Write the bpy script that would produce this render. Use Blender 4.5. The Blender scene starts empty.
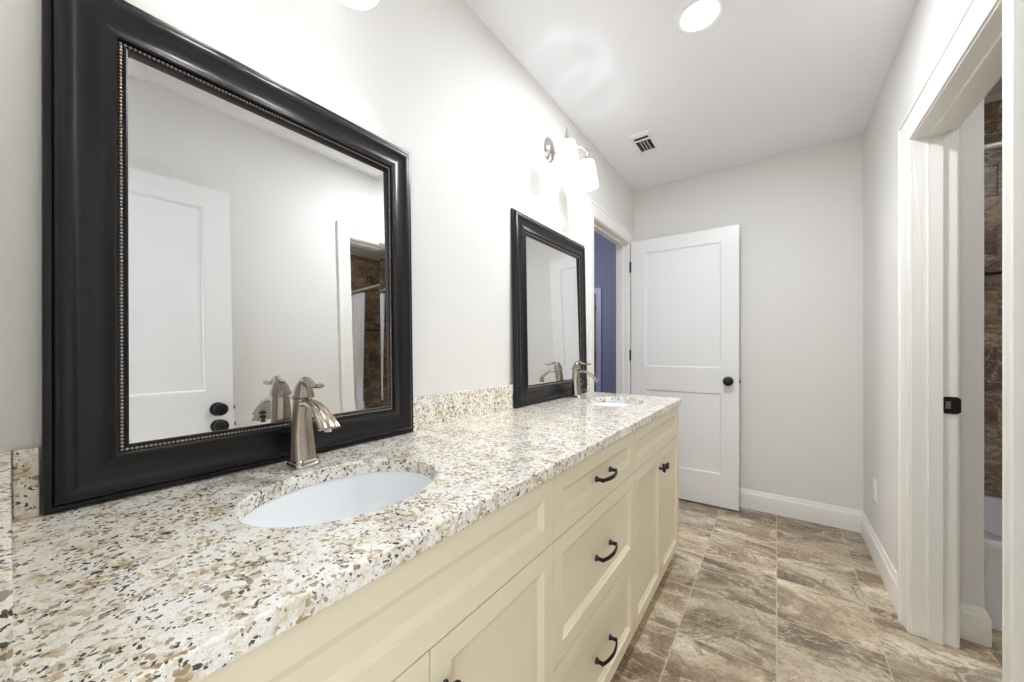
import bpy, bmesh, math, random
from mathutils import Vector, Matrix, noise as mnoise

C = bpy.context.scene.collection
PI = math.pi
sc = bpy.context.scene

# ------------------------------------------------------------------ camera
F_PX = 364.6
cam_d = bpy.data.cameras.new('camera')
cam_d.sensor_width = 36.0
cam_d.lens = F_PX / 1024 * 36.0
cam_d.shift_y = 8.17 / 1024
cam_d.clip_start = 0.02
cam = bpy.data.objects.new('camera', cam_d)
C.objects.link(cam)
XC, ZC = 1.0024, 1.1729
cam.location = (XC, 0.0, ZC)
cam.rotation_euler = (PI / 2, 0, 0.6276)
sc.camera = cam

# ------------------------------------------------------------------ view + world + big lights
sc.view_settings.view_transform = 'Standard'
sc.view_settings.look = 'None'
sc.view_settings.gamma = 1
sc.view_settings.use_curve_mapping = False
sc.view_settings.exposure = 0.52
sc.cycles.use_denoising = True
sc.cycles.max_bounces = 12
sc.cycles.diffuse_bounces = 8
sc.cycles.glossy_bounces = 6
sc.cycles.caustics_reflective = False
sc.cycles.caustics_refractive = False
sc.cycles.sample_clamp_indirect = 6

W_STR = 1.6          # daylight of the next room, coming in by the open entrance behind the camera
CAN_W = 15.5         # recessed ceiling lamp
BULB_W = 1.1         # each vanity bulb
world = bpy.data.worlds.new('world')
sc.world = world
world.use_nodes = True
bg = world.node_tree.nodes['Background']
bg.inputs[0].default_value = (0.86, 0.92, 1.0, 1)
bg.inputs[1].default_value = W_STR


def light(name, kind, loc, energy, color=(1, 1, 1), size=0.1, rot=(0, 0, 0), **kw):
    d = bpy.data.lights.new(name, kind)
    d.energy = energy
    d.color = color
    if kind == 'AREA':
        d.size = size
    else:
        d.shadow_soft_size = size
    for k, v in kw.items():
        setattr(d, k, v)
    o = bpy.data.objects.new(name, d)
    o.location = loc
    o.rotation_euler = rot
    C.objects.link(o)
    return o


# room dimensions
W, H, YB = 1.4517, 2.5545, 3.205
ZT = 0.898             # counter top
WT = 0.125             # wall thickness
WL = 0.102             # left wall
YN = -0.02             # near end wall face

# portal: lets the daylight of the entrance be sampled well
pt = light('entrance_daylight', 'AREA', (1.02, YN - 0.13, 1.03), 1.0, size=0.76, rot=(PI / 2, 0, 0))
pt.data.shape = 'RECTANGLE'
pt.data.size_y = 2.06
pt.data.cycles.is_portal = True
light('ceiling_can_light', 'AREA', (0.745, 1.675, H - 0.014), CAN_W, (0.90, 0.945, 1.0), size=0.15, shape='DISK')
light('bedroom_fill_light', 'POINT', (-1.9, 3.4, 2.2), 60, (1.0, 0.98, 0.95), size=0.25)  # added fill from an unseen point, brightens the blue bedroom
light('tub_room_fill_light', 'AREA', (2.3, 1.7, H - 0.02), 5, (0.96, 0.98, 1.0), size=0.25, shape='DISK')  # added fill to lift the tub room, not a fixture of that ceiling


# ------------------------------------------------------------------ materials
def lin(c):
    return tuple(((v / 255) / 12.92 if v / 255 <= 0.04045 else ((v / 255 + 0.055) / 1.055) ** 2.4) for v in c) + (1,)


def mat(name, rgb, rough=0.5, metal=0.0, spec=0.5, bump=None, coat=0.0, emis=None, estr=0):
    m = bpy.data.materials.new(name)
    m.use_nodes = True
    n = m.node_tree.nodes
    b = n['Principled BSDF']
    b.inputs['Base Color'].default_value = lin(rgb)
    b.inputs['Roughness'].default_value = rough
    b.inputs['Metallic'].default_value = metal
    b.inputs['Specular IOR Level'].default_value = spec
    if coat:
        b.inputs['Coat Weight'].default_value = coat
        b.inputs['Coat Roughness'].default_value = 0.12
    if emis:
        b.inputs['Emission Color'].default_value = lin(emis)
        b.inputs['Emission Strength'].default_value = estr
    if bump:
        scale, strength, dist = bump
        tc = n.new('ShaderNodeTexCoord')
        no = n.new('ShaderNodeTexNoise')
        no.inputs['Scale'].default_value = scale
        no.inputs['Detail'].default_value = 4
        bp = n.new('ShaderNodeBump')
        bp.inputs['Strength'].default_value = strength
        bp.inputs['Distance'].default_value = dist
        L = m.node_tree.links.new
        L(tc.outputs['Object'], no.inputs['Vector'])
        L(no.outputs['Fac'], bp.inputs['Height'])
        L(bp.outputs['Normal'], b.inputs['Normal'])
    return m


class NT:
    """tiny node helper"""
    def __init__(s, m):
        s.m = m; s.n = m.node_tree.nodes; s.l = m.node_tree.links

    def new(s, t, **kw):
        nd = s.n.new(t)
        for k, v in kw.items():
            setattr(nd, k, v)
        return nd

    def put(s, sock, v):
        if hasattr(v, 'is_output') or isinstance(v, bpy.types.NodeSocket):
            s.l.new(v, sock)
        else:
            sock.default_value = v

    def math(s, op, a, b=None, c=None):
        nd = s.new('ShaderNodeMath', operation=op)
        s.put(nd.inputs[0], a)
        if b is not None: s.put(nd.inputs[1], b)
        if c is not None: s.put(nd.inputs[2], c)
        return nd.outputs[0]

    def vmath(s, op, a, b):
        nd = s.new('ShaderNodeVectorMath', operation=op)
        s.put(nd.inputs[0], a); s.put(nd.inputs[1], b)
        return nd.outputs[0]

    def noise(s, vec, scale, detail=4, rough=0.55, dist=0.0):
        nd = s.new('ShaderNodeTexNoise')
        s.put(nd.inputs['Vector'], vec)
        nd.inputs['Scale'].default_value = scale
        nd.inputs['Detail'].default_value = detail
        nd.inputs['Roughness'].default_value = rough
        nd.inputs['Distortion'].default_value = dist
        return nd.outputs['Fac']

    def ramp(s, fac, stops, interp='LINEAR'):
        nd = s.new('ShaderNodeValToRGB')
        cr = nd.color_ramp
        cr.interpolation = interp
        while len(cr.elements) < len(stops):
            cr.elements.new(0.5)
        for e, (p, c) in zip(cr.elements, stops):
            e.position = p
            e.color = c if len(c) == 4 else tuple(c) + (1,)
        s.put(nd.inputs[0], fac)
        return nd.outputs[0]

    def mix(s, fac, a, b):
        nd = s.new('ShaderNodeMix', data_type='RGBA')
        s.put(nd.inputs[0], fac); s.put(nd.inputs[6], a); s.put(nd.inputs[7], b)
        return nd.outputs[2]


BW = lambda v: (v, v, v, 1)


def granite_material():
    m = mat('granite', (225, 215, 195), 0.14, spec=0.5)
    t = NT(m)
    co = t.new('ShaderNodeTexCoord').outputs['Object']

    def warped(scale, amp, detail=3, off=(0, 0, 0)):
        w = t.new('ShaderNodeTexNoise'); t.put(w.inputs['Vector'], co)
        w.inputs['Scale'].default_value = scale; w.inputs['Detail'].default_value = detail
        v = t.vmath('SCALE', t.vmath('SUBTRACT', w.outputs['Color'], (0.5, 0.5, 0.5)), (0, 0, 0))
        v.node.inputs['Scale'].default_value = amp
        return t.vmath('ADD', t.vmath('ADD', co, v), off)

    def cells(vec, scale):
        vo = t.new('ShaderNodeTexVoronoi'); t.put(vo.inputs['Vector'], vec); vo.inputs['Scale'].default_value = scale
        s_ = t.new('ShaderNodeSeparateColor'); t.put(s_.inputs[0], vo.outputs['Color'])
        return vo.outputs['Distance'], s_.outputs[0], s_.outputs[1]
    p = warped(90, 0.016)
    d0, r0, g0 = cells(p, 150)
    # mosaic of pale, cream and tan grains
    base = t.ramp(r0, [(0.0, lin((250, 247, 240))), (0.42, lin((238, 230, 214))), (0.66, lin((222, 208, 182))), (0.82, lin((198, 178, 144))), (0.95, lin((170, 148, 116)))])
    base = t.mix(t.ramp(t.noise(co, 34, 3, 0.6), [(0.42, BW(0.8)), (0.60, BW(0))]), base, lin((248, 245, 238)))
    cl = t.noise(t.vmath('ADD', co, (5, 3, 1)), 20, 3, 0.6)
    base = t.mix(t.ramp(cl, [(0.54, BW(0)), (0.70, BW(0.45))]), base, lin((186, 166, 130)))
    p2 = warped(70, 0.022, 4, (3.1, 1.7, 0.3))
    thr = t.math('MULTIPLY_ADD', t.noise(co, 18, 3, 0.6), 1.0, -0.30)
    d1, r1, g1 = cells(p2, 120)
    mk = t.math('MULTIPLY', t.math('LESS_THAN', r1, t.math('MULTIPLY', thr, 1.0)), t.math('LESS_THAN', d1, 0.46))
    base = t.mix(t.math('MULTIPLY', mk, 0.75), base, lin((128, 108, 82)))
    d2, r2, g2 = cells(warped(80, 0.024, 4, (9.1, 4.7, 2.3)), 165)
    mk = t.math('MULTIPLY', t.math('LESS_THAN', g2, t.math('MULTIPLY', thr, 1.1)), t.math('LESS_THAN', d2, 0.44))
    base = t.mix(t.math('MULTIPLY', mk, 0.94), base, lin((44, 35, 28)))
    n5 = t.noise(co, 420, 2, 0.6)
    base = t.mix(t.ramp(n5, [(0.60, BW(0)), (0.70, BW(0.6))]), base, lin((120, 100, 76)))
    t.l.new(base, t.n['Principled BSDF'].inputs['Base Color'])
    return m


def stone_tile(name, axes, sx, sy, ox, oy, bond=0.0, pal=None, grout=(196, 184, 160), gw=0.004, dark=1.0):
    """tile grid in world metres on two axes, veined stone different in each tile"""
    m = mat(name, (150, 130, 105), 0.32)
    t = NT(m)
    co = t.new('ShaderNodeTexCoord').outputs['Object']
    sp = t.new('ShaderNodeSeparateXYZ'); t.put(sp.inputs[0], co)
    a, b = sp.outputs[axes[0]], sp.outputs[axes[1]]
    v = t.math('DIVIDE', t.math('SUBTRACT', b, oy), sy)
    row = t.math('FLOOR', v)
    u = t.math('DIVIDE', t.math('SUBTRACT', a, ox), sx)
    if bond:
        u = t.math('ADD', u, t.math('MULTIPLY', t.math('MODULO', t.math('ABSOLUTE', row), 2.0), bond))
    colm = t.math('FLOOR', u)
    fu = t.math('SUBTRACT', u, colm); fv = t.math('SUBTRACT', v, row)
    eu = t.math('MULTIPLY', t.math('MINIMUM', fu, t.math('SUBTRACT', 1.0, fu)), sx)
    ev = t.math('MULTIPLY', t.math('MINIMUM', fv, t.math('SUBTRACT', 1.0, fv)), sy)
    edge = t.math('MINIMUM', eu, ev)
    g = t.ramp(edge, [(0.0, BW(1)), (gw * 0.5, BW(1)), (gw * 0.8, BW(0))])
    cid = t.new('ShaderNodeCombineXYZ'); t.put(cid.inputs[0], colm); t.put(cid.inputs[1], row)
    wn = t.new('ShaderNodeTexWhiteNoise', noise_dimensions='3D'); t.put(wn.inputs['Vector'], cid.outputs[0])
    off = t.vmath('SCALE', wn.outputs['Color'], (0, 0, 0)); off.node.inputs['Scale'].default_value = 7.0
    q = t.new('ShaderNodeCombineXYZ'); t.put(q.inputs[0], a); t.put(q.inputs[1], b)
    mp = t.new('ShaderNodeMapping'); t.put(mp.inputs['Vector'], q.outputs[0])
    mp.inputs['Rotation'].default_value = (0, 0, math.radians(33))
    mp.inputs['Scale'].default_value = (0.62, 1.15, 1)
    pv = t.vmath('ADD', mp.outputs[0], off)
    big = t.noise(pv, 3.6, 9, 0.6, 0.9)
    pal = pal or [(116, 97, 80), (156, 137, 113), (190, 173, 146), (224, 213, 191)]
    base = t.ramp(big, [(0.32, lin(pal[0])), (0.44, lin(pal[1])), (0.54, lin(pal[2])), (0.66, lin(pal[3]))])
    nb = t.noise(t.vmath('ADD', pv, (7.7, 2.3, 5)), 2.6, 7, 0.58, 1.1)
    base = t.mix(t.ramp(nb, [(0.555, BW(0)), (0.575, BW(0.50)), (0.72, BW(0.65))]), base, lin(tuple(int(c * 0.86) for c in pal[0])))
    nr = t.noise(t.vmath('ADD', pv, (2.7, 8.3, 1)), 2.1, 5, 0.55, 0.6)
    base = t.mix(t.ramp(nr, [(0.55, BW(0)), (0.66, BW(0.45))]), base, lin((160, 124, 96)))
    # light veins
    n2 = t.noise(t.vmath('ADD', pv, (4.2, 9.1, 0)), 4.2, 6, 0.6, 1.5)
    ridge = t.math('ABSOLUTE', t.math('SUBTRACT', n2, 0.5))
    base = t.mix(t.ramp(ridge, [(0.0, BW(0.75)), (0.022, BW(0))]), base, lin((222, 210, 188)))
    n3 = t.noise(t.vmath('ADD', pv, (1.2, 5.1, 2)), 3.4, 7, 0.62, 1.0)
    ridge3 = t.math('ABSOLUTE', t.math('SUBTRACT', n3, 0.46))
    base = t.mix(t.ramp(ridge3, [(0.0, BW(0.7)), (0.012, BW(0))]), base, lin((84, 66, 52)))
    # pitted grain
    n4 = t.noise(q.outputs[0], 60, 6, 0.75, 0.6)
    base = t.mix(t.ramp(n4, [(0.36, BW(0.45)), (0.5, BW(0))]), base, lin((92, 76, 60)))
    base = t.mix(t.ramp(n4, [(0.55, BW(0)), (0.68, BW(0.4))]), base, lin((228, 218, 198)))
    # whole tiles differ a little
    tv = t.math('MULTIPLY_ADD', wn.outputs['Value'], 0.28, 0.84 * dark)
    base = t.mix(g, t.vmath('SCALE', base, (0, 0, 0)), lin(grout))
    base.node.inputs[6].links[0].from_node.inputs['Scale'].default_value = 1
    t.l.new(tv, base.node.inputs[6].links[0].from_node.inputs['Scale'])
    bs = t.n['Principled BSDF']
    t.l.new(base, bs.inputs['Base Color'])
    bp = t.new('ShaderNodeBump'); bp.inputs['Strength'].default_value = 0.5; bp.inputs['Distance'].default_value = 0.002
    t.put(bp.inputs['Height'], t.math('MULTIPLY_ADD', g, -1.0, t.math('MULTIPLY', n4, 0.3)))
    t.l.new(bp.outputs[0], bs.inputs['Normal'])
    return m


M = {}
M['wall'] = mat('wall_paint', (229, 227, 223), 0.55, spec=0.3, bump=(260, 0.08, 0.001))
M['ceiling'] = mat('ceiling_paint', (246, 246, 249), 0.5, spec=0.35, bump=(200, 0.06, 0.001))
M['trim'] = mat('trim_paint', (238, 236, 230), 0.3, spec=0.5)
M['door'] = mat('door_paint', (236, 235, 234), 0.33, spec=0.5)
M['cream'] = mat('cream_paint', (236, 225, 198), 0.36, spec=0.45)
M['cream_in'] = mat('cabinet_inside', (120, 108, 84), 0.7)
M['granite'] = granite_material()
M['floor'] = stone_tile('floor_tile', (0, 1), 0.335, 0.341, 1.003, 1.97)
M['tub_tile'] = stone_tile('tub_tile', (0, 2), 0.335, 0.164, 1.80, 1.184, 0.5,
                           [(98, 80, 66), (132, 111, 92), (160, 138, 116), (194, 176, 152)], (140, 126, 108), 0.004)
M['tub_tile_end'] = stone_tile('tub_tile_end', (1, 2), 0.335, 0.164, 2.35, 1.184, 0.5,
                               [(98, 80, 66), (132, 111, 92), (160, 138, 116), (194, 176, 152)], (140, 126, 108), 0.004)
M['frame'] = mat('ebony_frame', (15, 14, 18), 0.3, spec=0.42, bump=(90, 0.04, 0.001))
M['bead'] = mat('bead_metal', (206, 184, 168), 0.28, metal=0.85)
M['mirror'] = mat('mirror_silver', (238, 239, 239), 0.0, metal=1.0)
M['nickel'] = mat('brushed_nickel', (160, 149, 136), 0.27, metal=1.0)
M['chrome'] = mat('polished_nickel', (206, 200, 194), 0.14, metal=1.0)
M['rod'] = mat('satin_rod', (222, 220, 216), 0.4, metal=0.6)
M['black'] = mat('oil_rubbed_bronze', (20, 18, 18), 0.34, metal=0.3, spec=0.5)
M['porcelain'] = mat('porcelain', (244, 246, 248), 0.08, spec=0.6)
M['tub'] = mat('tub_acrylic', (236, 238, 242), 0.15, spec=0.5)
M['blue'] = mat('blue_wall_paint', (112, 116, 143), 0.6, spec=0.3)
M['blue_trim'] = mat('pale_trim_paint', (150, 156, 190), 0.4)
M['brownwood'] = mat('brown_wood', (120, 96, 92), 0.5)
M['bed_floor'] = mat('bedroom_floor', (150, 138, 122), 0.8)
M['curtain'] = mat('curtain_cloth', (238, 238, 238), 0.8)
M['plastic'] = mat('white_plastic', (244, 244, 245), 0.35)
M['vent_grey'] = mat('vent_grey', (120, 118, 114), 0.6)
M['dark'] = mat('dark_gap', (40, 38, 36), 0.8)
M['shade'] = mat('lit_frosted_glass', (250, 248, 244), 0.4, emis=(248, 251, 255), estr=1.7)
M['bulb'] = mat('lit_bulb', (255, 250, 240), 0.4, emis=(255, 244, 226), estr=12)
M['lens'] = mat('lit_lens', (255, 255, 255), 0.4, emis=(255, 250, 242), estr=5)


# ------------------------------------------------------------------ mesh helpers
def obj(name, bm, m, parent=None, smooth=None, bevel=None, loc=None, recalc=True, weld=True):
    if weld:
        bmesh.ops.remove_doubles(bm, verts=bm.verts, dist=1e-6)
    if recalc:
        bmesh.ops.recalc_face_normals(bm, faces=bm.faces)
    me = bpy.data.meshes.new(name)
    bm.to_mesh(me)
    bm.free()
    me.materials.append(m)
    if smooth:
        me.polygons.foreach_set('use_smooth', [True] * len(me.polygons))
        me.set_sharp_from_angle(angle=math.radians(smooth))
    o = bpy.data.objects.new(name, me)
    C.objects.link(o)
    if parent: o.parent = parent
    if loc: o.location = loc
    if bevel:
        b = o.modifiers.new('bevel', 'BEVEL')
        b.width = bevel; b.segments = 2; b.limit_method = 'ANGLE'; b.angle_limit = math.radians(40)
        b.harden_normals = False
    return o


def thing(name, label, cat, loc=(0, 0, 0), rot=(0, 0, 0), group=None):
    o = bpy.data.objects.new(name, None)
    o.empty_display_size = 0.05
    C.objects.link(o)
    o.location = loc; o.rotation_euler = rot
    o['label'] = label; o['category'] = cat
    if group: o['group'] = group
    return o


def tag(o, label, cat, group=None):
    o['label'] = label; o['category'] = cat
    if group: o['group'] = group
    return o


def struct(name, bm, m, parent=None, **kw):
    o = obj(name, bm, m, parent, **kw)
    o['kind'] = 'structure'
    return o


def copy_tree(o, parent=None):
    c = o.copy(); C.objects.link(c)
    if parent is not None:
        c.parent = parent
    for ch in list(o.children):
        copy_tree(ch, c)
    return c


def box(bm, x0, x1, y0, y1, z0, z1):
    v = [bm.verts.new(p) for p in ((x0, y0, z0), (x1, y0, z0), (x1, y1, z0), (x0, y1, z0),
                                   (x0, y0, z1), (x1, y0, z1), (x1, y1, z1), (x0, y1, z1))]
    for f in ((0, 3, 2, 1), (4, 5, 6, 7), (0, 1, 5, 4), (1, 2, 6, 5), (2, 3, 7, 6), (3, 0, 4, 7)):
        bm.faces.new([v[i] for i in f])


def boxes(*bs):
    bm = bmesh.new()
    for b in bs:
        box(bm, *b)
    return bm


def strip(bm, rows, closed=False, cap=False):
    """rows: list of point lists; connect consecutive rows"""
    vs = [[bm.verts.new(p) for p in r] for r in rows]
    n = len(vs[0])
    for i in range(len(vs) - 1):
        for j in range(n if closed else n - 1):
            k = (j + 1) % n
            try:
                bm.faces.new((vs[i][j], vs[i][k], vs[i + 1][k], vs[i + 1][j]))
            except ValueError:
                pass
    if cap:
        for r in (vs[0], vs[-1]):
            try: bm.faces.new(r)
            except ValueError: pass
    return vs


def lathe(bm, prof, n=32, axis='z', org=(0, 0, 0), sx=1.0, sy=1.0):
    """prof: (r, h) list; poles closed if r==0"""
    org = Vector(org)
    rows = []
    for r, h in prof:
        row = []
        for i in range(n):
            a = 2 * PI * i / n
            p = (r * math.cos(a) * sx, r * math.sin(a) * sy, h)
            if axis == 'x': p = (p[2], p[0], p[1])
            elif axis == '-x': p = (-p[2], p[0], p[1])
            elif axis == 'y': p = (p[0], p[2], p[1])
            elif axis == '-y': p = (p[0], -p[2], p[1])
            row.append(org + Vector(p))
        rows.append(row)
    vs = strip(bm, rows, closed=True)
    for r in (vs[0], vs[-1]):
        try: bm.faces.new(r)
        except ValueError: pass


def tube(bm, pts, rad, n=12, ry=None, up=Vector((0, 1, 0))):
    """tube through pts; rad list; ry = radius along 'up' (elliptic section)"""
    pts = [Vector(p) for p in pts]
    if not isinstance(rad, (list, tuple)): rad = [rad] * len(pts)
    if ry is None: ry = rad
    elif not isinstance(ry, (list, tuple)): ry = [ry] * len(pts)
    rows = []
    for i, p in enumerate(pts):
        d = (pts[min(i + 1, len(pts) - 1)] - pts[max(i - 1, 0)]).normalized()
        u = up
        s = d.cross(u)
        if s.length < 1e-4: s = d.cross(Vector((0, 0, 1)))
        if s.length < 1e-4: s = d.cross(Vector((1, 0, 0)))
        s.normalize()
        w = s.cross(d).normalized()
        rows.append([p + s * (rad[i] * math.cos(2 * PI * k / n)) + w * (ry[i] * math.sin(2 * PI * k / n)) for k in range(n)])
    strip(bm, rows, closed=True, cap=True)


def spline(pts, n=8):
    """Catmull-Rom resampling; pts are tuples of any length"""
    out = []
    P = [pts[0]] + list(pts) + [pts[-1]]
    for i in range(1, len(P) - 2):
        for k in range(n):
            t = k / n
            out.append(tuple(0.5 * ((2 * b) + (-a + c) * t + (2 * a - 5 * b + 4 * c - d) * t * t + (-a + 3 * b - 3 * c + d) * t ** 3)
                             for a, b, c, d in zip(P[i - 1], P[i], P[i + 1], P[i + 2])))
    out.append(tuple(pts[-1]))
    return out


def mitred(bm, prof, corners, inward, fn, closed=True):
    """sweep prof (a inward, d out of plane) along corner path with mitres.
    corners: (s,t) list, inward: per-corner mitre direction (ds,dt) for a=1; fn(s,t,d)->xyz"""
    rows = []
    for (s, t), (ds, dt) in zip(corners, inward):
        rows.append([fn(s + ds * a, t + dt * a, d) for a, d in prof])
    if closed: rows.append(rows[0])
    strip(bm, rows)
    if not closed:
        for r in (rows[0], rows[-1]):
            try: bm.faces.new([bm.verts.new(p) for p in r])
            except ValueError: pass


# ------------------------------------------------------------------ room shell
# left doorway (to the bedroom)
LD0, LD1, LDH = 2.315, 3.05, 2.065
# right doorway (to the tub)
RD0, RD1, RDH = 1.41, 2.185, 2.04
# entrance behind the camera
ED0, ED1, EDH = 0.64, 1.40, 2.06

TX1, TY0, TY1 = 3.25, 0.85, 3.14     # tub room extents (x from W+WT)
BX0, BY0, BY1 = -3.2, 1.2, 5.40      # bedroom extents

bm = boxes((-WL, 0, YN - WT, LD0, 0, H), (-WL, 0, LD0, LD1, LDH, H), (-WL, 0, LD1, YB + 0.01, 0, H))
struct('wall_left', bm, M['wall'])
bm = boxes((W, W + WT, YN - WT, RD0, 0, H), (W, W + WT, RD0, RD1, RDH, H), (W, W + WT, RD1, YB + 0.01, 0, H))
struct('wall_right', bm, M['wall'])
struct('wall_back', boxes((0, W, YB, YB + WT, 0, H)), M['wall'])
bm = boxes((0, ED0, YN - WT, YN, 0, H), (ED0, ED1, YN - WT, YN, EDH, H), (ED1, W, YN - WT, YN, 0, H))
struct('wall_near', bm, M['wall'])
struct('ceiling', boxes((-WL, TX1 + WT, YN - WT, TY1 + 0.3, H, H + 0.1)), M['ceiling'])
struct('floor', boxes((-WL, TX1 + WT, -1.6, TY1 + 0.3, -0.1, 0)), M['floor'])
# tub room walls
STUB_X, STUB_Y = 1.672, 2.28
struct('wall_tub_near_end', boxes((W + WT, STUB_X, STUB_Y, TY1, 0, H)), M['wall'])
struct('wall_tub_back', boxes((W + WT, TX1 + WT, TY1, TY1 + WT, 0, H)), M['wall'])
struct('wall_tub_far_end', boxes((TX1, TX1 + WT, TY0 - WT, TY1, 0, H)), M['wall'])
struct('wall_tub_front', boxes((W + WT, TX1, TY0 - WT, TY0, 0, H)), M['wall'])
# bedroom beyond the left doorway
struct('wall_bedroom_back', boxes((BX0, -0.0, BY1, BY1 + WT, 0, 3.15)), M['blue'])
struct('wall_bedroom_left', boxes((BX0 - WT, BX0, BY0, BY1, 0, 3.15)), M['blue'])
struct('wall_bedroom_front', boxes((BX0, -WL, BY0 - WT, BY0, 0, 3.15)), M['blue'])
struct('wall_bedroom_right', boxes((-WL, 0, YB + WT + 0.001, BY1, 0, 3.15)), M['blue'])
struct('wall_bedroom_side', boxes((-WL - 0.006, -WL, BY0, LD0 - 0.09, 0, 3.15), (-WL - 0.006, -WL, LD1 + 0.09, YB + 0.13, 0, 3.15),
                                  (-WL - 0.006, -WL, LD0 - 0.09, LD1 + 0.09, LDH + 0.09, 3.15)), M['blue'])
struct('ceiling_bedroom', boxes((BX0, -WL, BY0, BY1, 3.15, 3.25)), M['ceiling'])
struct('floor_bedroom', boxes((BX0, -WL, BY0, BY1, -0.1, -0.0005)), M['bed_floor'])

# baseboards -------------------------------------------------------
BB = [(0, 0), (0.015, 0), (0.015, 0.104), (0.0135, 0.112), (0.0095, 0.117), (0.0095, 0.123), (0.006, 0.131), (0.004, 0.139), (0, 0.139)]


def baseboard(name, runs):
    """runs: (p0, p1, normal, mitre0, mitre1); profile swept straight; mitre adds offset*m along the run"""
    bm = bmesh.new()
    for p0, p1, nrm, m0, m1 in runs:
        p0 = Vector(p0); p1 = Vector(p1); nrm = Vector(nrm)
        d = (p1 - p0).normalized()
        r0 = [p0 + nrm * o + Vector((0, 0, z)) + d * (m0 * o) for o, z in BB]
        r1 = [p1 + nrm * o + Vector((0, 0, z)) + d * (m1 * o) for o, z in BB]
        strip(bm, [r0, r1], closed=True, cap=True)
    return struct(name, bm, M['trim'], smooth=30)


CW = 0.09  # casing width
baseboard('baseboard_back', [((0.0, YB, 0), (W, YB, 0), (0, -1, 0), 0, -1)])
baseboard('baseboard_right', [((W, RD1 + CW + 0.002, 0), (W, YB, 0), (-1, 0, 0), 0, -1),
                              ((W, YN, 0), (W, RD0 - CW - 0.002, 0), (-1, 0, 0), 0, 0)])
baseboard('baseboard_tub_room', [((W + WT, STUB_Y, 0), (STUB_X, STUB_Y, 0), (0, -1, 0), 0, 1),
                                 ((STUB_X, STUB_Y, 0), (STUB_X, 2.39, 0), (1, 0, 0), -1, 0)])

# door casings and jambs -------------------------------------------
CAS = [(0, 0), (0, 0.020), (0.004, 0.022), (0.014, 0.022), (0.018, 0.017), (0.030, 0.0165), (0.056, 0.013), (0.074, 0.0095),
       (0.078, 0.011), (0.086, 0.0085), (0.09, 0.006), (0.09, 0)]


def casing(bm, y0, y1, zt, x, sgn):
    """three-sided casing round an opening y0..y1 up to zt on the plane x, proud towards sgn"""
    o = CW
    corners = [(y0 - o, 0), (y0 - o, zt + o), (y1 + o, zt + o), (y1 + o, 0)]
    inward = [(1, 0), (1, -1), (-1, -1), (-1, 0)]
    mitred(bm, CAS, corners, inward, lambda s, t, d: (x + sgn * d, s, t), closed=False)


def jamb(bm, y0, y1, zt, x0, x1, stop):
    t = 0.006
    box(bm, x0, x1, y0, y0 + t, 0, zt)
    box(bm, x0, x1, y1 - t, y1, 0, zt)
    box(bm, x0, x1, y0 + t, y1 - t, zt - t, zt)
    s0, s1 = stop
    box(bm, s0, s1, y0 + t, y0 + t + 0.011, 0, zt - t)
    box(bm, s0, s1, y1 - t - 0.011, y1 - t, 0, zt - t)
    box(bm, s0, s1, y0 + t + 0.011, y1 - t - 0.011, zt - t - 0.011, zt - t)


bm = bmesh.new(); casing(bm, LD0, LD1, LDH, 0, 1)
struct('trim_1', bm, M['trim'], smooth=35)
bm = bmesh.new(); jamb(bm, LD0, LD1, LDH, -WL, 0.0, (-0.080, -0.045))
struct('trim_2', bm, M['trim'], bevel=0.0012)
bm = bmesh.new(); casing(bm, LD0, LD1, LDH, -WL, -1)
struct('trim_3', bm, M['trim'], smooth=35)
bm = bmesh.new(); casing(bm, RD0, RD1, RDH, W, -1)
struct('trim_4', bm, M['trim'], smooth=35)
bm = bmesh.new(); jamb(bm, RD0, RD1, RDH, W, W + WT, (W + 0.045, W + 0.085))
tj = struct('trim_5', bm, M['trim'], bevel=0.0015)
bm = bmesh.new(); casing(bm, RD0, RD1, RDH, W + WT, 1)
struct('trim_6', bm, M['trim'], smooth=35)


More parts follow.
